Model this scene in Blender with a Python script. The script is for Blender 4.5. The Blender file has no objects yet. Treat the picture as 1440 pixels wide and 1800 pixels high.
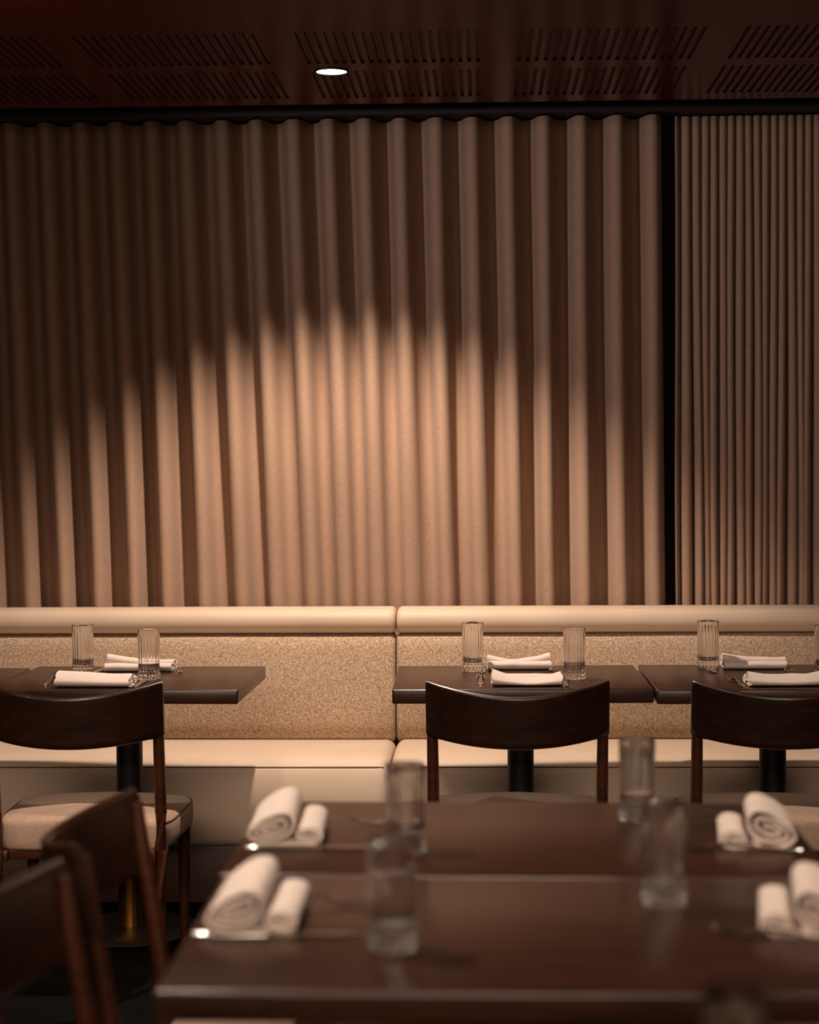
import bpy, bmesh, math, random
from mathutils import Vector, Matrix, noise

S = bpy.context.scene
C = S.collection
PI = math.pi

# ------------------------------------------------------------------ camera
cam_d = bpy.data.cameras.new('camera')
cam = bpy.data.objects.new('camera', cam_d)
C.objects.link(cam)
YAW, PITCH, ROLL = math.radians(2.17), math.radians(1.74), math.radians(0.37)
fwd = Vector((-math.sin(YAW) * math.cos(PITCH), math.cos(YAW) * math.cos(PITCH), -math.sin(PITCH)))
rt = Vector((math.cos(YAW), math.sin(YAW), 0))
up = rt.cross(fwd)
r2 = rt * math.cos(ROLL) - up * math.sin(ROLL)
u2 = up * math.cos(ROLL) + rt * math.sin(ROLL)
M = Matrix((r2, u2, -fwd)).transposed().to_4x4()
M.translation = Vector((0, 0, 1.40))
cam.matrix_world = M
cam_d.sensor_fit = 'HORIZONTAL'
cam_d.lens = 50.0
cam_d.sensor_width = 50.0 * 1440 / 3300
cam_d.dof.use_dof = True
cam_d.dof.focus_distance = 5.45
cam_d.dof.aperture_fstop = 1.85
cam_d.clip_start = 0.05
S.camera = cam

# ------------------------------------------------------------------ exposure, world
S.view_settings.view_transform = 'Standard'
S.view_settings.look = 'None'
S.view_settings.gamma = 1.0
S.view_settings.exposure = 0.0
S.view_settings.use_curve_mapping = False
try:
    S.cycles.use_denoising = True
    S.cycles.sample_clamp_indirect = 4.0
    S.cycles.max_bounces = 14
    S.cycles.transmission_bounces = 12
    S.cycles.transparent_max_bounces = 12
    S.cycles.blur_glossy = 0.3
except Exception:
    pass
W = bpy.data.worlds.new('world')
S.world = W
W.use_nodes = True
W.node_tree.nodes['Background'].inputs[0].default_value = (1.0, 0.60, 0.48, 1)
W.node_tree.nodes['Background'].inputs[1].default_value = 0.035

LAMP = (1.0, 0.81, 0.66)
# a second downlight of the same row grid, above the near tables (out of frame)
def spot(name, loc, target, energy, angle, blend, col, radius):
    d = bpy.data.lights.new(name, 'SPOT')
    d.energy = energy; d.spot_size = math.radians(angle); d.spot_blend = blend
    d.color = col; d.shadow_soft_size = radius
    o = bpy.data.objects.new(name, d); C.objects.link(o)
    o.location = loc
    o.rotation_euler = (Vector(target) - Vector(loc)).to_track_quat('-Z', 'Y').to_euler()
    return o
spot('near_table_spot', (-1.0, 3.10, 2.53), (-0.9, 3.1, 0), 138, 116, 0.55, LAMP, 0.03)
# unseen spots to either side, added as fill for the bench front
spot('left_fill_spot', (-3.0, 3.10, 2.53), (-2.9, 3.1, 0), 70, 124, 0.5, LAMP, 0.03)
spot('right_fill_spot', (1.05, 3.10, 2.53), (1.1, 3.2, 0), 20, 118, 0.5, LAMP, 0.03)
# soft fill added out of view, reaching the seat fronts below the table edges
bl = bpy.data.lights.new('bench_fill', 'AREA'); bl.energy = 12.5; bl.color = (1.0, 0.78, 0.60)
bl.shape = 'RECTANGLE'; bl.size = 3.4; bl.size_y = 0.7; bl.spread = math.radians(40)
bo = bpy.data.objects.new('bench_fill', bl); C.objects.link(bo)
bo.location = (-0.2, 0.3, 2.35)
bo.rotation_euler = (Vector((-0.2, 5.8, -0.55)) - Vector(bo.location)).to_track_quat('-Z', 'Y').to_euler()
spot('curtain_wash', (-2.3, 3.5, 2.35), (1.05, 6.4, 2.3), 125, 56, 1.0, (1.0, 0.88, 0.88), 0.12)  # cooler unseen spot on the left, washing the curtain
# added ambient fill behind the camera, imitating a softly lit dining room
al = bpy.data.lights.new('room_fill', 'AREA'); al.energy = 12; al.color = (1.0, 0.70, 0.54)
al.shape = 'RECTANGLE'; al.size = 2.4; al.size_y = 1.0; al.spread = math.radians(120)
ao = bpy.data.objects.new('room_fill', al); C.objects.link(ao)
ao.location = (-0.6, -1.6, 2.0)
ao.rotation_euler = (Vector((0.1, 6.0, 0.6)) - Vector(ao.location)).to_track_quat('-Z', 'Y').to_euler()

# ------------------------------------------------------------------ materials
def srgb(r, g, b):
    f = lambda c: (c / 255 / 12.92) if c / 255 <= .04045 else ((c / 255 + .055) / 1.055) ** 2.4
    return (f(r), f(g), f(b), 1)

class NT:
    def __init__(self, name):
        self.m = bpy.data.materials.new(name); self.m.use_nodes = True
        self.t = self.m.node_tree; self.b = self.t.nodes['Principled BSDF']
    def n(self, typ, **kw):
        o = self.t.nodes.new(typ)
        for k, v in kw.items():
            if k.startswith('i_'):
                key = k[2:]
                o.inputs[int(key) if key.isdigit() else key.replace('_', ' ')].default_value = v
            else: setattr(o, k, v)
        return o
    def l(self, a, b): self.t.links.new(a, b)
    def coords(self, scale=(1, 1, 1), kind='Object'):
        tc = self.n('ShaderNodeTexCoord'); mp = self.n('ShaderNodeMapping')
        self.l(tc.outputs[kind], mp.inputs[0]); mp.inputs['Scale'].default_value = scale
        return mp.outputs[0]
    def ramp(self, fac, stops):
        r = self.n('ShaderNodeValToRGB'); self.l(fac, r.inputs[0])
        e = r.color_ramp.elements
        e[0].position, e[0].color = stops[0]; e[1].position, e[1].color = stops[-1]
        for p, c in stops[1:-1]:
            x = e.new(p); x.color = c
        return r.outputs[0]
    def bump(self, h, strength, dist=0.001):
        b = self.n('ShaderNodeBump'); b.inputs['Strength'].default_value = strength
        b.inputs['Distance'].default_value = dist
        self.l(h, b.inputs['Height']); self.l(b.outputs[0], self.b.inputs['Normal'])
    def set(self, **kw):
        for k, v in kw.items(): self.b.inputs[k.replace('_', ' ')].default_value = v
        return self

def noise_out(t, vec, scale, detail=3, rough=.5):
    n = t.n('ShaderNodeTexNoise'); n.inputs['Scale'].default_value = scale
    n.inputs['Detail'].default_value = detail; n.inputs['Roughness'].default_value = rough
    t.l(vec, n.inputs['Vector']); return n.outputs[0]

def wood(name, dark, light, rough, along=(1, 12, 12), coat=0.0, spec=0.5):
    t = NT(name); v = t.coords(along)
    n1 = noise_out(t, v, 5.0, 5, .6)
    n2 = noise_out(t, v, 42.0, 4, .6)
    mx = t.n('ShaderNodeMix'); mx.data_type = 'FLOAT'; mx.inputs[0].default_value = .4
    t.l(n1, mx.inputs[2]); t.l(n2, mx.inputs[3])
    t.l(t.ramp(mx.outputs[0], [(.32, dark), (.68, light)]), t.b.inputs['Base Color'])
    t.set(Roughness=rough, Coat_Weight=coat, Coat_Roughness=.2, Specular_IOR_Level=spec)
    t.bump(n2, .12, .0006)
    return t.m

m_table = wood('dark_walnut_table', srgb(33, 18, 11), srgb(66, 37, 24), .30, (1, 10, 10), 0, .5)
m_chair = wood('dark_walnut_chair', srgb(34, 15, 7), srgb(74, 34, 15), .36, (2, 2, 12), .1)
m_chairb = wood('dark_walnut_back', srgb(20, 9, 4), srgb(48, 23, 10), .36, (1.5, 10, 10), .15)
m_ceil = wood('red_brown_ceiling', srgb(62, 14, 11), srgb(80, 20, 16), .24, (10, 1, 1), 0, .16)
m_plinth = wood('dark_plinth', srgb(50, 28, 20), srgb(68, 40, 28), .5, (1, 10, 10))

t = NT('black_floor'); v = t.coords((1, 1, 1))
t.l(t.ramp(noise_out(t, v, 9, 4), [(.3, srgb(8, 8, 8)), (.7, srgb(14, 13, 12))]), t.b.inputs['Base Color'])
t.set(Roughness=.8, Specular_IOR_Level=.02); m_floor = t.m

t = NT('black_wall'); t.set(Base_Color=srgb(22, 14, 11), Roughness=.8); m_wall = t.m
t = NT('black_pocket'); t.set(Base_Color=srgb(30, 16, 14), Roughness=.6); m_pocket = t.m
t = NT('slot_black'); t.set(Base_Color=srgb(66, 24, 20), Roughness=.7); m_slot = t.m
t = NT('black_metal'); t.set(Base_Color=srgb(20, 19, 19), Roughness=.5, Metallic=.2); m_black = t.m
t = NT('brass'); t.set(Base_Color=srgb(205, 140, 60), Roughness=.30, Metallic=1.0); m_brass = t.m
t = NT('steel'); t.set(Base_Color=srgb(215, 208, 202), Roughness=.17, Metallic=1.0); m_steel = t.m
t = NT('clear_glass'); t.set(Base_Color=(1, 1, 1, 1), Roughness=.035, IOR=1.5, Transmission_Weight=1.0); m_glass = t.m

# linen curtain: fine horizontal weft threads
t = NT('linen_curtain')
v = t.coords((60, 60, 900)); h1 = noise_out(t, v, 1.0, 3, .6)
v = t.coords((700, 700, 50)); h2 = noise_out(t, v, 1.0, 2, .6)
mx = t.n('ShaderNodeMix'); mx.data_type = 'FLOAT'; mx.inputs[0].default_value = .35
t.l(h1, mx.inputs[2]); t.l(h2, mx.inputs[3])
t.l(t.ramp(mx.outputs[0], [(.25, srgb(146, 116, 96)), (.75, srgb(185, 153, 130))]), t.b.inputs['Base Color'])
t.set(Roughness=.9, Sheen_Weight=.08, Specular_IOR_Level=.15)
t.bump(mx.outputs[0], .35, .0008)
m_curtain = t.m

# leather
def leather(name, c):
    t = NT(name); v = t.coords((1, 1, 1))
    n = noise_out(t, v, 350, 2, .5); n2 = noise_out(t, v, 6, 2, .5)
    c2 = tuple(x * .93 for x in c[:3]) + (1,)
    t.l(t.ramp(n2, [(.3, c2), (.7, c)]), t.b.inputs['Base Color'])
    t.set(Roughness=.5, Specular_IOR_Level=.3); t.bump(n, .1, .0004)
    return t.m
m_leather = leather('cream_leather', srgb(214, 189, 166))
t = NT('welt_dark'); t.set(Base_Color=srgb(120, 88, 64), Roughness=.7); m_welt = t.m

# boucle tweed of the banquette back
def tweed(name, a, b, c, scale, bump=.5):
    t = NT(name); v = t.coords((1, 1, 1.25))
    n = noise_out(t, v, scale, 3, .65)
    n2 = noise_out(t, t.coords((1.7, 1.7, .9)), scale * 1.35, 2, .6)
    mx = t.n('ShaderNodeMix'); mx.data_type = 'FLOAT'; mx.inputs[0].default_value = .5
    t.l(n, mx.inputs[2]); t.l(n2, mx.inputs[3])
    t.l(t.ramp(mx.outputs[0], [(.38, a), (.5, b), (.62, c)]), t.b.inputs['Base Color'])
    t.set(Roughness=.95, Specular_IOR_Level=.1, Sheen_Weight=.05); t.bump(mx.outputs[0], bump, .0015)
    return t.m
m_tweed = tweed('beige_tweed', srgb(118, 90, 68), srgb(182, 154, 128), srgb(222, 199, 174), 205)
m_seatf = tweed('oatmeal_seat_fabric', srgb(140, 113, 96), srgb(164, 137, 118), srgb(186, 160, 140), 330, .35)
m_pipe = NT('seat_piping').set(Base_Color=srgb(96, 62, 46), Roughness=.8).m
t = NT('napkin_linen'); v = t.coords((1, 1, 1)); n = noise_out(t, v, 600, 2)
t.l(t.ramp(n, [(.3, srgb(204, 186, 175)), (.7, srgb(221, 204, 194))]), t.b.inputs['Base Color'])
t.set(Roughness=.9, Specular_IOR_Level=.15, Sheen_Weight=.1); t.bump(n, .15, .0005); m_napkin = t.m
t = NT('lamp_glow')
t.set(Base_Color=(1, 1, 1, 1), Emission_Color=(1.0, 0.9, 0.78, 1), Emission_Strength=9); m_glow = t.m

# ------------------------------------------------------------------ mesh helpers
def link(name, bm, mat, parent=None, smooth=True, angle=40):
    me = bpy.data.meshes.new(name)
    bmesh.ops.recalc_face_normals(bm, faces=bm.faces)
    bm.to_mesh(me); bm.free()
    for p in me.polygons: p.use_smooth = smooth
    if smooth:
        try: me.set_sharp_from_angle(angle=math.radians(angle))
        except Exception: pass
    for m in (mat if isinstance(mat, (list, tuple)) else [mat]): me.materials.append(m)
    o = bpy.data.objects.new(name, me); C.objects.link(o)
    if parent: o.parent = parent
    return o

def tag(o, label, cat, group=None):
    o['label'] = label; o['category'] = cat
    if group: o['group'] = group
    return o

def empty(name, loc=(0, 0, 0), rz=0):
    o = bpy.data.objects.new(name, None); C.objects.link(o)
    o.empty_display_size = .05; o.location = loc; o.rotation_euler = (0, 0, rz); return o

def struct(o): o['kind'] = 'structure'; return o

def box(bm, x0, x1, y0, y1, z0, z1, bevel=0, seg=2):
    r = bmesh.ops.create_cube(bm, size=1)
    vs = r['verts']
    for v in vs:
        v.co = Vector(((x0 + x1) / 2 + v.co.x * (x1 - x0), (y0 + y1) / 2 + v.co.y * (y1 - y0), (z0 + z1) / 2 + v.co.z * (z1 - z0)))
    if bevel:
        es = {e for v in vs for e in v.link_edges}
        bmesh.ops.bevel(bm, geom=list(es), offset=bevel, segments=seg, profile=.5, affect='EDGES')
    return bm

def rings(bm, rs, cap=True, closed_loop=False):
    """rs: list of rings, each a list of points with equal count"""
    vv = [[bm.verts.new(p) for p in r] for r in rs]
    n = len(vv[0])
    for a, b in zip(vv, vv[1:] + ([vv[0]] if closed_loop else [])):
        for i in range(n):
            bm.faces.new((a[i], a[(i + 1) % n], b[(i + 1) % n], b[i]))
    if cap and not closed_loop:
        bm.faces.new(vv[0][::-1]); bm.faces.new(vv[-1])
    return bm

def lathe(bm, prof, n=48, mod=None, close=False):
    rs = []
    for (r, z) in prof:
        ring = []
        for i in range(n):
            a = 2 * PI * i / n
            rr = r * (mod(r, z, a) if mod else 1)
            ring.append((rr * math.cos(a), rr * math.sin(a), z))
        rs.append(ring)
    return rings(bm, rs, cap=not close)

def tube(bm, pts, rad, n=8, ry=None):
    """tube of elliptical section along pts; rad per point"""
    pts = [Vector(p) for p in pts]
    rs = []
    upv = Vector((0, 0, 1))
    for i, p in enumerate(pts):
        d = (pts[min(i + 1, len(pts) - 1)] - pts[max(i - 1, 0)]).normalized()
        s = d.cross(upv)
        if s.length < .05: s = d.cross(Vector((1, 0, 0)))
        s.normalize(); u = s.cross(d)
        r = rad[i] if isinstance(rad, (list, tuple)) else rad
        q = (ry[i] if isinstance(ry, (list, tuple)) else ry) if ry else r
        rs.append([p + s * r * math.cos(2 * PI * k / n) + u * q * math.sin(2 * PI * k / n) for k in range(n)])
    return rings(bm, rs)

def pillow(bm, prof, x0, x1, r, nx=24, ripple=None):
    """closed profile (y,z) extruded along x, ends rounded inwards by r"""
    n = len(prof)
    P = [Vector(p) for p in prof]
    area = sum(P[i].x * P[(i + 1) % n].y - P[(i + 1) % n].x * P[i].y for i in range(n))
    if area < 0: P = P[::-1]
    N = []
    for i in range(n):
        t = (P[(i + 1) % n] - P[i - 1]).normalized()
        N.append(Vector((t.y, -t.x)))
    st = []
    for k in range(6):
        q = r * (1 - math.cos(PI / 2 * k / 5)); st.append((x0 + q, r * (1 - math.sin(PI / 2 * k / 5)) ))
    inner = [(x0 + r + (x1 - x0 - 2 * r) * k / nx, 0) for k in range(1, nx)]
    st2 = [(x1 - (x - x0), ins) for x, ins in st][::-1]
    rs = []
    for x, ins in st + inner + st2:
        ring = []
        for p, nn in zip(P, N):
            off = -ins + (ripple(x, p) if ripple else 0)
            q = p + nn * off
            ring.append((x, q.x, q.y))
        rs.append(ring)
    return rings(bm, rs)

def copy_tree(o, parent=None):
    c = o.copy(); C.objects.link(c)
    if parent: c.parent = parent
    for ch in list(o.children): copy_tree(ch, c)
    return c

# ================================================================== THE SETTING
CZ = 2.55
bm = bmesh.new(); box(bm, -3.6, 3.6, -3.0, 6.75, -.1, 0); struct(link('floor', bm, m_floor, smooth=False))
bm = bmesh.new(); box(bm, -3.6, 3.6, 6.62, 6.75, 0, 2.7); struct(link('wall_back', bm, m_wall, smooth=False))
bm = bmesh.new(); box(bm, -3.7, -3.6, -3.0, 6.75, 0, 2.7); struct(link('wall_left', bm, m_wall, smooth=False))
bm = bmesh.new(); box(bm, 3.6, 3.7, -3.0, 6.75, 0, 2.7); struct(link('wall_right', bm, m_wall, smooth=False))

# ceiling with milled acoustic slots
xs = [-3.6]; slot_cols = set()
for k in range(-3, 4):
    c0 = -.500 + .613 * k
    for i in range(20):
        a = c0 + i * .0260
        xs += [a, a + .0120]; slot_cols.add(len(xs) - 2)
xs.append(3.6)
ys = [-3.0, 4.735, 4.741, 5.125, 5.545, 5.645, 6.07, 6.175]
slot_rows = {3, 5}; groove = {1}
bm = bmesh.new()
def rec(i, j):
    if i < 0 or j < 0 or i >= len(xs) - 1 or j >= len(ys) - 1: return 0
    if j in groove: return .006
    return .010 if (i in slot_cols and j in slot_rows) else 0
def quad(pts, mi=0):
    f = bm.faces.new([bm.verts.new(p) for p in pts]); f.material_index = mi
for j in range(len(ys) - 1):
    for i in range(len(xs) - 1):
        d = rec(i, j)
        if j not in slot_rows:
            if i == 0: quad([(-3.6, ys[j], CZ + d), (3.6, ys[j], CZ + d), (3.6, ys[j + 1], CZ + d), (-3.6, ys[j + 1], CZ + d)])
            continue
        quad([(xs[i], ys[j], CZ + d), (xs[i + 1], ys[j], CZ + d), (xs[i + 1], ys[j + 1], CZ + d), (xs[i], ys[j + 1], CZ + d)], 1 if d else 0)
        if d:
            for (xa, ya, xb, yb) in ((xs[i], ys[j], xs[i + 1], ys[j]), (xs[i], ys[j + 1], xs[i + 1], ys[j + 1]),
                                     (xs[i], ys[j], xs[i], ys[j + 1]), (xs[i + 1], ys[j], xs[i + 1], ys[j + 1])):
                quad([(xa, ya, CZ), (xb, yb, CZ), (xb, yb, CZ + d), (xa, ya, CZ + d)], 1)
quad([(-3.6, 4.735, CZ), (3.6, 4.735, CZ), (3.6, 4.735, CZ + .006), (-3.6, 4.735, CZ + .006)])
quad([(-3.6, 4.741, CZ), (3.6, 4.741, CZ), (3.6, 4.741, CZ + .006), (-3.6, 4.741, CZ + .006)])
quad([(-3.6, 6.175, CZ), (3.6, 6.175, CZ), (3.6, 6.175, CZ + .05), (-3.6, 6.175, CZ + .05)])
quad([(-3.6, -3, CZ + .1), (3.6, -3, CZ + .1), (3.6, 6.75, CZ + .1), (-3.6, 6.75, CZ + .1)])
struct(link('ceiling', bm, [m_ceil, m_slot], smooth=False))
bm = bmesh.new(); box(bm, -3.6, 3.6, 6.175, 6.62, CZ + .05, CZ + .08); struct(link('trim_1', bm, m_pocket, smooth=False))
bm = bmesh.new(); box(bm, -3.6, 3.6, 6.375, 6.50, CZ + .001, CZ + .05, .004); struct(link('trim_2', bm, m_pocket, smooth=False))

# ================================================================== CURTAINS
def smooth01(t): t = max(0, min(1, t)); return t * t * (3 - 2 * t)
PITCHC = .1224
def curtain_mesh(x_of, folds, A, B, spp, nz, yc, seed, z0=.03, z1=2.545, amp=None, micro=0, B1=0, flat=1.0):
    bm = bmesh.new(); rows = []
    for j in range(nz + 1):
        z = z1 + (z0 - z1) * j / nz
        row = []
        for i in range(int(folds * spp) + 1):
            s = i / spp                                   # fold coordinate
            ph = 2 * PI * s
            a = A * (amp(s, z) if amp else 1)
            x = x_of(s, z) + B * math.sin(2 * ph) + B1 * math.sin(ph) + .004 * noise.noise(Vector((s * .9, z * .8, seed)))
            y = yc - a * math.cos(ph) * (flat if math.cos(ph) > 0 else 1)
            if micro:
                tt = smooth01((2.3 - z) / 1.4)
                y += micro * tt * noise.noise(Vector((s * 2.6, z * .45, seed + 7)))
            row.append(bm.verts.new((x, y, z)))
        rows.append(row)
    for a, b in zip(rows, rows[1:]):
        for i in range(len(a) - 1): bm.faces.new((a[i], a[i + 1], b[i + 1], b[i]))
    return bm
X0 = -1.612 - 9 * PITCHC
random.seed(4)
jit = [random.uniform(-.006, .006) for _ in range(60)]
def main_x(s, z):
    k = s - 9
    base = X0 + PITCHC * s
    t = max(0, (2.54 - z) / 1.65)
    d = .048 if k < 8 else .048 - (.040) * min(1, (k - 8) / 8.0)
    if k > 16: d = .008
    j = jit[int(s) % 60] * (1 - (s % 1)) + jit[(int(s) + 1) % 60] * (s % 1)
    return base + (d + j) * max(0, t) ** 1.1
def main_amp(s, z):
    k = s - 9
    t = smooth01((2.1 - z) / 1.1)
    cen = math.exp(-((k - 11) / 4.2) ** 2)
    return (1 - .45 * cen * t) * (1 + .12 * noise.noise(Vector((s * .7, z * .5, 3))))
bm = curtain_mesh(main_x, 27.25, .046, .004, 20, 60, 6.455, 1, amp=main_amp, micro=.018)
# trim to right hem: last ridge lies at s = 26.5
cur = link('curtain', bm, m_curtain, angle=180)
md = cur.modifiers.new('thickness', 'SOLIDIFY'); md.thickness = .0016
tag(cur, 'wide beige linen curtain hanging in broad even ripple folds behind the banquette', 'curtain')

NB = 26
random.seed(11)
pit = [.040, .034, .032] + [.029] * 40
posb = [.668]
for q in pit: posb.append(posb[-1] + q)
dr = [random.uniform(-.013, .013) for _ in range(60)]
dr[0] = .0
def bunch_x(s, z):
    s0 = s
    i = int(s0); f = s0 - i
    t = max(0, (2.54 - z) / 1.65)
    a = posb[i] + dr[i] * t ** 1.3 + .004 * t * math.sin(z * 3 + i * 1.7)
    b = posb[i + 1] + dr[i + 1] * t ** 1.3 + .004 * t * math.sin(z * 3 + (i + 1) * 1.7)
    return a + (b - a) * f
def bunch_amp(s, z):
    t = smooth01((2.5 - z) / 1.4)
    return 1 + t * .55 * noise.noise(Vector((s * .83, z * .35, 9)))
bm = curtain_mesh(bunch_x, NB, .040, .0005, 16, 50, 6.468, 2, amp=bunch_amp, B1=.0064, flat=.38)
cb = link('curtain', bm, m_curtain, angle=180)
md = cb.modifiers.new('thickness', 'SOLIDIFY'); md.thickness = .0014
tag(cb, 'bunched beige linen curtain in tight narrow folds at the right edge', 'curtain')

# ================================================================== BANQUETTE
def arc(cx, cy, r, a0, a1, n, ry=None):
    ry = ry or r
    return [(cx + r * math.cos(math.radians(a0 + (a1 - a0) * i / n)), cy + ry * math.sin(math.radians(a0 + (a1 - a0) * i / n))) for i in range(n + 1)]
def banquette(x0, x1, label, seam):
    root = empty('banquette', ((x0 + x1) / 2, 6.05, 0)); ox = (x0 + x1) / 2; oy = 6.05
    tag(root, label, 'banquette', None)
    def ad(o): o.location = (-ox, -oy, 0); return o
    # plinth
    bm = bmesh.new(); box(bm, x0 + .004, x1 - .004, 5.825, 6.38, 0, .20, .003)
    ad(link('plinth', bm, m_plinth, root))
    # seat cushion with bullnose front and welt at z ~.435
    prof = [(5.83, .178), (5.80, .188), (5.772, .215), (5.757, .255), (5.752, .30), (5.755, .345), (5.765, .39), (5.778, .422), (5.786, .4325),
            (5.792, .437), (5.800, .449), (5.822, .459), (5.86, .464), (5.95, .468), (6.05, .467), (6.15, .462), (6.24, .452), (6.30, .44), (6.30, .19), (6.28, .178)]
    rip = lambda x, p: .0035 * noise.noise(Vector((x * 2.2, p.x * 4, p.y * 5))) if p.x < 6.25 else 0
    bm = bmesh.new(); pillow(bm, prof, x0 + .002, x1 - .002, .032, 90, rip)
    seat = ad(link('seat_cushion', bm, m_leather, root, angle=60))
    bm = bmesh.new()
    pts = []
    for k in range(121):
        x = x0 + .02 + (x1 - x0 - .04) * k / 120
        e = min(x - x0, x1 - x)
        ins = .032 * (1 - math.sqrt(max(0, 1 - (1 - min(1, e / .034)) ** 2)))
        pts.append((x, 5.786 + ins - rip(x, Vector((5.786, .4325))), .4325 - ins * .5))
    tube(bm, pts, .0028, 6)
    w = ad(link('welt', bm, m_welt, root)); w.parent = seat; w.location = (0, 0, 0)
    # backrest panel
    prof = [(6.215, .445), (6.194, .47), (6.190, .52), (6.198, .60), (6.212, .69), (6.226, .755), (6.236, .788), (6.252, .802),
            (6.33, .802), (6.36, .78), (6.36, .46), (6.34, .445)]
    rip2 = lambda x, p: .003 * noise.noise(Vector((x * 3, p.y * 7, 5))) if p.x < 6.25 else 0
    bm = bmesh.new(); pillow(bm, prof, x0 + .0015, x1 - .0015, .02, 60, rip2)
    ad(link('backrest_panel', bm, m_tweed, root, angle=60))
    # bolster
    prof = arc(6.243, .842, .030, 270, 90, 12, -.0395)
    prof = [(6.278, .8045)] + [(6.262 - .034 * math.sin(PI * i / 12), .8045 + .0395 - .0395 * math.cos(PI * i / 12)) for i in range(13)]
    prof += [(6.285, .8865), (6.33, .888), (6.375, .886), (6.385, .87), (6.385, .82), (6.375, .8045)]
    rip3 = lambda x, p: .002 * noise.noise(Vector((x * 2.5, p.y * 9, 15))) if p.x < 6.25 else 0
    bm = bmesh.new(); pillow(bm, prof, x0 + .0015, x1 - .0015, .018, 60, rip3)
    ad(link('bolster', bm, m_leather, root, angle=60))
    bm = bmesh.new(); box(bm, x0 + .01, x1 - .01, 6.30, 6.375, .10, .80); ad(link('back_frame', bm, m_plinth, root, smooth=False))
    if seam:
        bm = bmesh.new(); pts = []
        for (y, z) in [(5.80, .188), (5.772, .215), (5.757, .255), (5.752, .30), (5.755, .345), (5.765, .39), (5.778, .422)]:
            pts.append((seam + (z - .43) * .10, y - .0008 - rip(seam, Vector((y, z))), z))
        tube(bm, pts, .0016, 6); s = ad(link('seam', bm, m_leather, root)); s.parent = seat; s.location = (0, 0, 0)
banquette(-2.9, -.284, 'cream leather banquette section left of the seam, tweed back and rolled top', None)
banquette(-.284, 2.5, 'cream leather banquette section right of the seam, behind the two joined tables', None)

# ================================================================== TABLES
def dining_table(x0, x1, y0, y1, label, group=None, post=None, rz=0, near=False):
    cx, cy = (x0 + x1) / 2, (y0 + y1) / 2
    px, py = post or (cx, cy)
    root = empty('dining_table', (cx, cy, 0), rz)
    tag(root, label, 'table', group)
    hw, hd = (x1 - x0) / 2, (y1 - y0) / 2
    bm = bmesh.new(); box(bm, -hw, hw, -hd, hd, .710, .75, .005, 3); link('tabletop', bm, m_table, root)
    dx, dy = px - cx, py - cy
    bm = bmesh.new()
    lathe(bm, [(.0385, .165), (.0385, .69), (.10, .695), (.10, .709)], 40)
    o = link('column', bm, m_black, root); o.location = (dx, dy, 0)
    bm = bmesh.new()
    lathe(bm, [(.037, .012), (.037, .155), (.0385, .158), (.0385, .165)], 40, lambda r, z, a: 1 - .07 * abs(math.sin(a * 7)))
    o = link('sleeve', bm, m_brass, root); o.location = (dx, dy, 0); o['label'] = 'fluted brass sleeve'
    bm = bmesh.new()
    lathe(bm, [(.19, .0), (.20, .004), (.20, .010), (.19, .013), (.05, .016), (.037, .02)], 56)
    o = link('base_plate', bm, m_black, root); o.location = (dx, dy, 0)
    return root
GB = 'dark tables along the banquette'
dining_table(-1.385, -.672, 5.185, 5.775, 'dark wood table on the left, end beside the banquette gap, glasses and two napkins', GB, (-1.037, 5.47), math.radians(-1.0))
dining_table(-2.10, -1.392, 5.15, 5.735, 'dark wood table cut off by the left edge of the photo', GB)
dining_table(-.252, .472, 5.185, 5.775, 'dark wood table in the middle of the banquette, behind the whole chair', GB, (.113, 5.47), math.radians(.8))
dining_table(.482, 1.20, 5.165, 5.785, 'dark wood table on the right of the banquette, just touching the middle one', GB, (.845, 5.47))
GN = 'pushed-together tables in the foreground'
dining_table(-.402, .543, 2.252, 2.868, 'foreground dark wood table nearest the camera, out of focus', GN, (.10, 2.62))
dining_table(-.405, .545, 2.882, 3.497, 'second foreground dark wood table, pushed against the nearest one', GN, (.10, 3.20), math.radians(-1.2))
dining_table(-.15, .75, 1.38, 2.02, 'dark wood table in front of the lens, just below the bottom edge of the photo', None)

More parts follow.
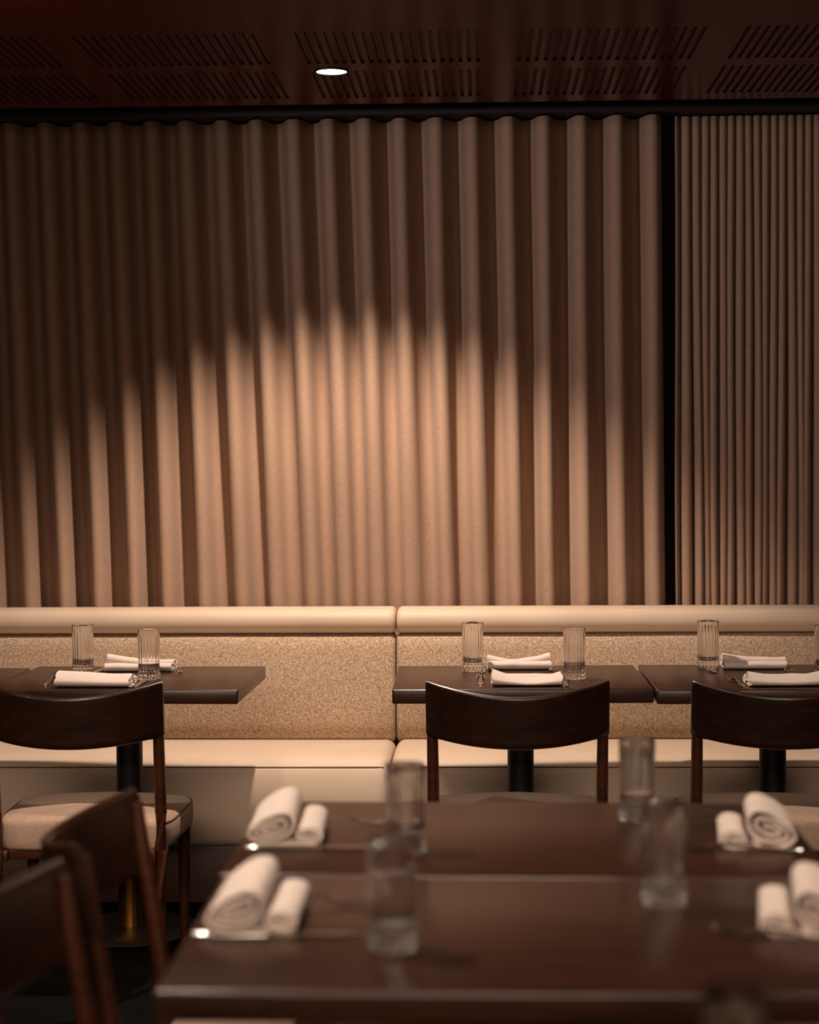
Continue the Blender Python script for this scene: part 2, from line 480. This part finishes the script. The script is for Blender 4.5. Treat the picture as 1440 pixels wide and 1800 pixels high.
# ================================================================== CHAIRS
def make_chair():
    root = empty('dining_chair')
    # upholstered seat: superellipse outline, domed top
    def outline(a, sx, sy, e=6.5):
        c, s = math.cos(a), math.sin(a)
        x = math.copysign(abs(c) ** (2 / e), c) * sx; y = math.copysign(abs(s) ** (2 / e), s) * sy
        return x, y
    n = 72; rs = []
    cy = .230
    lv = [(.90, .352), (.965, .350), (.99, .358), (1.0, .375), (1.0, .395), (.995, .413), (.975, .425), (.94, .4315), (.8, .4365), (.55, .441), (.25, .443)]
    for sc, z in lv:
        ring = []
        for i in range(n):
            a = 2 * PI * i / n
            x, y = outline(a, .246 * (sc if sc > .9 else sc), .213 * sc)
            x *= 1 + .03 * (y / .22)
            zz = z - .012 * (x / .246) ** 2 * 0 + (.004 if z > .42 else 0) * math.cos(x / .246 * PI)
            ring.append((x, y + cy, zz))
        rs.append(ring)
    bm = bmesh.new(); rings(bm, rs)
    seat = link('seat', bm, m_seatf, root, angle=70)
    pr = []
    for i in range(57):
        a = -PI * .215 + PI * 1.43 * i / 56
        x, y = outline(a, .246 * .985, .213 * .985); x *= 1 + .03 * (y / .22)
        pr.append((x, y + cy, .4225 + .003 * math.cos(x / .246 * PI)))
    bm = bmesh.new(); tube(bm, pr, .0024, 6)
    o = link('piping', bm, m_pipe, seat); o['label'] = 'dark brown piping'
    # seat rails
    bm = bmesh.new()
    box(bm, -.20, .20, .03, .05, .325, .353, .003)
    box(bm, -.20, .20, .37, .39, .325, .353, .003)
    for s in (-1, 1): box(bm, s * .203 - .010, s * .203 + .010, .0, .395, .325, .353, .003)
    link('seat_rail', bm, m_chair, root)
    # legs
    for s in (-1, 1):
        path = [(s * .218, -.030, 0), (s * .2195, -.012, .2), (s * .2205, -.003, .36), (s * .221, -.006, .46), (s * .2215, -.025, .60), (s * .2225, -.044, .72), (s * .223, -.052, .79)]
        rad = [.011, .0145, .0165, .0165, .0155, .0145, .013]
        bm = bmesh.new(); tube(bm, path, rad, 12, [.011, .0155, .019, .018, .015, .013, .010])
        link('leg', bm, m_chair, root)
    for s in (-1, 1):
        path = [(s * .216, .40, 0), (s * .218, .393, .2), (s * .219, .39, .352)]
        bm = bmesh.new(); tube(bm, path, [.012, .0165, .0195], 12); link('leg', bm, m_chair, root)
    # backrest: bowed board, dipped in the middle
    rs = []; NX = 44
    for i in range(NX + 1):
        s = -1 + 2 * i / NX
        x = .2385 * s
        q = 1 - s * s
        yb = -.100 * (1 - abs(s) ** 2.0)
        zt = .815 - .032 * (1 - abs(s) ** 1.8)
        zb = .668 - .024 * (1 - abs(s) ** 2.2)
        th = .0105 + .0 * q
        ring = []
        m = 10
        # section: from bottom to top, leaning backward
        def lean(z): return -.048 - (z - .74) * .17
        pts = []
        for k in range(m + 1):
            z = zb + .006 + (zt - zb - .016) * k / m
            pts.append((lean(z) - th, z))
        for k in range(1, 6):
            a = PI - PI * k / 6
            pts.append((lean(zt) + th * math.cos(a), zt - .010 + .010 * math.sin(a)))
        for k in range(m, -1, -1):
            z = zb + .006 + (zt - zb - .016) * k / m
            pts.append((lean(z) + th, z))
        for k in range(1, 4):
            a = -PI * k / 4
            pts.append((lean(zb) + th * math.cos(a), zb + .006 + .006 * math.sin(a)))
        slope = 2 * .100 * s / .2385 * .85   # board thickness measured across the bow
        for (yy, z) in pts:
            off = yy - lean(z)
            nx = -slope / math.sqrt(1 + slope * slope); ny = 1 / math.sqrt(1 + slope * slope)
            ring.append((x + off * nx * .9 * (1 - abs(s) ** 8), yb + lean(z) + off * ny, z))
        rs.append(ring)
    bm = bmesh.new(); rings(bm, rs)
    es = [e for e in bm.edges if len(e.link_faces) == 2 and any(len(f.verts) > 6 for f in e.link_faces)]
    bmesh.ops.bevel(bm, geom=es, offset=.003, segments=2, affect='EDGES')
    link('backrest', bm, m_chairb, root, angle=50)
    return root
proto = make_chair(); used = False
def place_chair(x, y, deg, label, group):
    global used
    o = proto if not used else copy_tree(proto); used = True
    o.location = (x, y, 0); o.rotation_euler = (0, 0, math.radians(deg))
    tag(o, label, 'chair', group); return o
GC = 'walnut chairs facing the banquette'
place_chair(.093, 4.92, 0, 'dark walnut chair with curved back at the middle banquette table, seen whole', GC)
place_chair(-1.071, 4.92, 0, 'dark walnut chair with oatmeal seat at the left banquette table', GC)
place_chair(.782, 4.92, -.5, 'dark walnut chair with curved back at the right banquette table', GC)
GD = 'blurred walnut chairs around the foreground tables'
place_chair(-.557, 3.055, -90, 'blurred walnut chair at the left, farther of the two, leaning against the second foreground table', GD)
place_chair(-.557, 2.475, -90, 'blurred walnut chair in the bottom left corner of the photo', GD)
place_chair(.715, 3.19, 90, 'chair on the right of the foreground tables, only its seat edge showing below the tabletop', GD)

# ================================================================== GLASSES
def glass_mesh():
    bm = bmesh.new(); n = 96
    R = .0325; H = .147
    outer = []
    # base with small cut facets
    for (r, z) in [(.0, 0), (.024, 0), (.0305, .001), (.0325, .003), (.0332, .006), (.0332, .010), (.0328, .013), (.0332, .016), (.0332, .020), (.0326, .0235),
                   (.0312, .027), (.0310, .032), (.0312, .05), (.0316, .08), (.0320, .11), (.0324, .135), (.0325, .143), (.0323, .1462)]:
        outer.append((r, z, 0))
    inner = [(.0312, .147, 1), (.0302, .1462, 1), (.0299, .143, 1), (.0292, .13, 1), (.0285, .11, 1), (.0280, .08, 1), (.0276, .05, 1), (.0272, .036, 1), (.0255, .031, 1), (.020, .0285, 1), (.010, .0275, 1), (.0, .0275, 1)]
    prof = outer + inner
    rs = []
    for r, z, side in prof:
        ring = []
        if r == 0:
            rs.append([bm.verts.new((0, 0, z))]); continue
        for i in range(n):
            a = 2 * PI * i / n
            rr = r
            if side == 0 and .002 < z < .024:
                rr *= 1 - .085 * abs(math.sin(a * 9 + (PI / 2 if z > .0125 else 0)))
            if side == 1 and .03 < z < .137:
                k = min(1, (.137 - z) / .012)
                rr *= 1 - .060 * k * (1 - abs(math.sin(a * 9)))
            ring.append(bm.verts.new((rr * math.cos(a), rr * math.sin(a), z)))
        rs.append(ring)
    for a, b in zip(rs, rs[1:]):
        if len(a) == 1:
            for i in range(n): bm.faces.new((a[0], b[(i + 1) % n], b[i]))
        elif len(b) == 1:
            for i in range(n): bm.faces.new((a[i], a[(i + 1) % n], b[0]))
        else:
            for i in range(n): bm.faces.new((a[i], a[(i + 1) % n], b[(i + 1) % n], b[i]))
    return bm
g0 = link('highball_glass', glass_mesh(), m_glass, angle=35); gused = False
def place_glass(x, y, rz, label, group):
    global gused
    o = g0 if not gused else g0.copy()
    if gused: C.objects.link(o)
    gused = True
    o.location = (x, y, .7502); o.rotation_euler = (0, 0, rz); tag(o, label, 'glass', group)
GG = 'highball glasses on the banquette tables'
place_glass(-1.196, 5.581, .1, 'clear ribbed highball glass on the left banquette table, left of the pair', GG)
place_glass(-.968, 5.421, .5, 'clear ribbed highball glass on the left banquette table, in front of the far napkin', GG)
place_glass(-.026, 5.619, .2, 'clear ribbed highball glass on the middle banquette table, left of both napkins', GG)
place_glass(.268, 5.414, .9, 'clear ribbed highball glass on the middle banquette table, right of both napkins', GG)
place_glass(.680, 5.651, .3, 'clear ribbed highball glass at the left end of the right banquette table', GG)
place_glass(1.001, 5.486, .7, 'ribbed highball glass cut off at the right edge of the photo', GG)
GF = 'blurred highball glasses on the foreground tables'
place_glass(-.119, 2.451, .4, 'large blurred highball glass on the nearest table, left one', GF)
place_glass(-.125, 3.044, .1, 'blurred highball glass on the second foreground table, behind the large left glass', GF)
place_glass(.262, 2.699, .6, 'blurred highball glass on the nearest table, right one', GF)
place_glass(.274, 3.317, .2, 'blurred highball glass on the second foreground table, right one', GF)
place_glass(.238, 1.755, .2, 'very blurred glass rim at the bottom edge, lower right', GF)

# ================================================================== NAPKINS
def napkin_obj(seed, wid=.20, sag=.012, big=1.0, tilt=.35, lab=None):
    """folded linen: a big roll at u=0 (diner side) and a small roll in front; u along +y, width along x"""
    rnd = random.Random(seed)
    def section(v):
        q = v                                        # -1..1 along the width
        sg = sag * (1 - q * q) + .003 * noise.noise(Vector((q * 1.6, seed * 3.1, 0)))
        hb = (.0275 * big - sg * .5 + .004 * q * rnd_t)
        path = []
        N1 = 100
        for i in range(N1 + 1):                      # big roll, from inside outwards
            f = i / N1
            ang = -PI * .5 - (1 - f) * 2 * PI * 2.7
            sa = .012 + .032 * f; sb = .0015 + (hb - .0015) * f
            u = .050 + sa * math.cos(ang) * 1.0; z = hb + .0025 + sb * math.sin(ang)
            z = .0025 + (z - .0025) * (1 + tilt * (u - .046) / .046)
            path.append((u, z))
        # ang runs to -90 deg : bottom. go along the bottom to the small roll
        hs = .0150 * min(1, .35 + .65 * big) + .0015 * noise.noise(Vector((q * 2.2, seed, 4)))
        path += [(.060, .0027), (.078, .0027)]
        N2 = 56
        cx = .109
        for i in range(N2 + 1):
            f = i / N2
            ang = -PI * .5 + f * 2 * PI * 2.3
            sa = .024 * (1 - f * .7); sb = hs * (1 - f * .85)
            path.append((cx + sa * math.cos(ang), hs + .0025 + sb * math.sin(ang)))
        return path
    rnd_t = rnd.uniform(-1, 1)
    NV = 22; th = .0018
    rs = []
    for j in range(NV + 1):
        v = -1 + 2 * j / NV
        path = section(v)
        # slight irregularity of the cut ends per layer
        ring_o, ring_i = [], []
        for i, (u, z) in enumerate(path):
            a = path[max(i - 1, 0)]; b = path[min(i + 1, len(path) - 1)]
            tx, tz = b[0] - a[0], b[1] - a[1]; L = math.hypot(tx, tz) or 1
            nx, nz = -tz / L, tx / L
            ragged = (.004 * math.sin(i * .35 + seed)) if abs(v) > .99 else 0
            x = v * wid / 2 + math.copysign(ragged, v) + .003 * noise.noise(Vector((u * 20, v * 2, seed)))
            ring_o.append((x, u + nx * th, max(.0006, z + nz * th)))
            ring_i.append((x, u - nx * th, max(.0006, z - nz * th)))
        rs.append(ring_o + ring_i[::-1])
    bm = bmesh.new(); 
    vv = [[bm.verts.new(p) for p in r] for r in rs]
    n = len(vv[0]); h = n // 2
    for a, b in zip(vv, vv[1:]):
        for i in range(n): bm.faces.new((a[i], a[(i + 1) % n], b[(i + 1) % n], b[i]))
    for r in (vv[0], vv[-1]):
        for i in range(h - 1): bm.faces.new((r[i], r[i + 1], r[n - 2 - i], r[n - 1 - i]))
    return link('napkin', bm, m_napkin, angle=50)
def napkin(x, y, deg, label, group, **kw):
    o = napkin_obj(**kw); o.location = (x, y, .7503); o.rotation_euler = (0, 0, math.radians(deg))
    tag(o, label, 'napkin', group)
GP = 'folded napkins on the banquette tables'; GQ = 'folded napkins on the foreground tables'
napkin(-1.095, 5.205, -1, 'pale folded linen napkin on the left banquette table, nearer the camera', GP, seed=1, big=0.66, wid=.205, sag=.002, tilt=.35)
napkin(-1.035, 5.735, 180, 'pale folded linen napkin lying by the bench, behind the right glass of the left table', GP, seed=2, wid=.20, sag=.008, big=.68, tilt=.4)
napkin(.128, 5.222, 1, 'pale folded linen napkin with a dipped middle on the middle table, nearer the camera', GP, seed=3, big=0.68, wid=.19, sag=.020, tilt=.35)
napkin(.112, 5.765, 181, 'pale folded linen napkin raised at its right end, by the bench on the middle table', GP, seed=4, wid=.185, sag=.016, big=.72, tilt=.4)
napkin(.862, 5.205, 3, 'pale folded linen napkin on the right banquette table, nearer the camera', GP, seed=5, big=0.68, wid=.225, sag=.014, tilt=.35)
napkin(.822, 5.765, 180, 'pale folded linen napkin by the bench, right of the glass on the right table', GP, seed=6, wid=.18, sag=.006, big=.62, tilt=.4)
napkin(-.385, 2.622, -90, 'pale folded linen napkin on the left of the nearest table, lower left one', GQ, seed=7, wid=.195, sag=.0, big=1.05, tilt=.42)
napkin(-.402, 3.192, -88, 'pale folded linen napkin on the left of the second foreground table', GQ, seed=8, wid=.19, sag=.0, big=1.0, tilt=.40)
napkin(.528, 3.145, 84, 'pale rolled linen napkin on the right of the second foreground table', GQ, seed=9, wid=.15, sag=.002, big=1.1, tilt=.4)
napkin(.515, 2.590, 82, 'pale folded linen napkin cut off at the right edge, on the nearest table', GQ, seed=10, wid=.17, sag=.0, big=1.1, tilt=.4)

# ================================================================== CUTLERY  (local: handle end at y=0, tip towards +y)
def fork_mesh():
    bm = bmesh.new()
    pr = [(0, .0045, .0018, .0036), (.004, .0065, .002, .0036), (.03, .0068, .002, .0034), (.07, .0045, .0018, .006), (.105, .0028, .0018, .011), (.13, .003, .0018, .012),
          (.142, .0075, .0014, .009), (.150, .0115, .0012, .006), (.158, .0125, .0011, .0045)]
    tube(bm, [(0, y, z) for y, a, b, z in pr], [a for y, a, b, z in pr], 10, [b for y, a, b, z in pr])
    for k in range(4):
        x = (k - 1.5) * .0068
        tube(bm, [(x * .98, .154, .0052), (x, .166, .0035), (x, .185, .0045), (x * .97, .200, .0085), (x * .95, .204, .0102)], [.0019, .0019, .0017, .0013, .0006], 6, .0011)
    return bm
def knife_mesh():
    bm = bmesh.new()
    pr = [(0, .006, .0035), (.003, .0085, .004), (.03, .0085, .0042), (.08, .0062, .0036), (.10, .0052, .0034), (.108, .0065, .0030), (.112, .0085, .0016),
          (.13, .0095, .0011), (.17, .0098, .0010), (.20, .0092, .0009), (.222, .0062, .0008), (.232, .0015, .0006)]
    tube(bm, [((-.003 if y > .11 else 0), y, .0044) for y, a, b in pr], [a for y, a, b in pr], 12, [b for y, a, b in pr])
    return bm
fk = link('fork', fork_mesh(), m_steel); kn = link('knife', knife_mesh(), m_steel); used_c = {}
def cutlery(src, x, y, deg, label, group):
    o = src if src.name not in used_c else src.copy()
    if o is not src: C.objects.link(o)
    used_c[src.name] = 1
    o.location = (x, y, .7502); o.rotation_euler = (0, 0, math.radians(deg))
    tag(o, label, 'fork' if src is fk else 'knife', group)
GFK = 'forks of the place settings'; GKN = 'knives of the place settings'
cutlery(fk, -1.240, 5.28, 4, 'steel fork left of the nearer napkin on the left banquette table', GFK)
cutlery(kn, -.975, 5.20, -2, 'steel knife right of the nearer napkin on the left banquette table', GKN)
cutlery(fk, -.925, 5.75, 186, 'steel fork lying right of the far napkin on the left banquette table', GFK)
cutlery(kn, -1.150, 5.765, 176, 'steel knife left of the far napkin on the left banquette table', GKN)
cutlery(fk, -.003, 5.275, 0, 'shiny steel fork left of the dipped napkin on the middle table', GFK)
cutlery(kn, .235, 5.20, -1, 'steel knife right of the dipped napkin on the middle table', GKN)
cutlery(fk, .218, 5.765, 178, 'steel fork right of the far napkin on the middle table', GFK)
cutlery(kn, .005, 5.77, 178, 'steel knife left of the far napkin on the middle table, behind its glass', GKN)
cutlery(fk, .724, 5.21, 2, 'dull steel fork left of the nearer napkin on the right banquette table', GFK)
cutlery(kn, .992, 5.20, 0, 'steel knife right of the nearer napkin on the right banquette table', GKN)
cutlery(fk, .917, 5.76, 178, 'dark-looking steel fork right of the far napkin on the right banquette table', GFK)
cutlery(kn, .685, 5.775, 180, 'steel knife behind the glass on the right banquette table', GKN)
cutlery(kn, -.393, 2.506, -90, 'long steel knife in front of the lower left napkin on the nearest table', GKN)
cutlery(fk, -.365, 2.700, -91, 'curved steel fork behind the lower left napkin on the nearest table', GFK)
cutlery(kn, -.393, 3.068, -90, 'long steel knife in front of the left napkin on the second foreground table', GKN)
cutlery(fk, -.365, 3.283, -91, 'curved steel fork behind the left napkin on the second foreground table', GFK)
cutlery(fk, .522, 3.062, 86, 'steel fork in front of the rolled napkin on the second foreground table', GFK)
cutlery(kn, .525, 3.275, 88, 'steel knife behind the rolled napkin on the second foreground table', GKN)
cutlery(fk, .500, 2.465, 68, 'steel fork in front of the napkin at the right edge of the nearest table', GFK)
cutlery(kn, .505, 2.682, 100, 'steel knife behind the napkin at the right edge of the nearest table', GKN)

# ================================================================== CEILING LIGHT
L = Vector((-.439, 5.645, CZ))
root = empty('ceiling_light', L); tag(root, 'round recessed downlight glowing in the dark slotted ceiling', 'light')
bm = bmesh.new()
rs = []
for r, z in [(.0455, .0), (.0455, -.0035), (.048, -.0045), (.052, -.003), (.053, 0.0)]:
    rs.append([(r * math.cos(2 * PI * k / 48), r * math.sin(2 * PI * k / 48), z) for k in range(48)])
rings(bm, rs, cap=False); link('trim_ring', bm, m_black, root)
bm = bmesh.new(); lathe(bm, [(.0455, -.0006), (.0455, .0006)], 48); link('diffuser', bm, m_glow, root)
d = bpy.data.lights.new('downlight', 'SPOT'); d.energy = 218; d.spot_size = math.radians(105); d.spot_blend = .52
d.color = LAMP; d.shadow_soft_size = .03
o = bpy.data.objects.new('downlight', d); C.objects.link(o); o.parent = root; o.location = (0, 0, -.012)
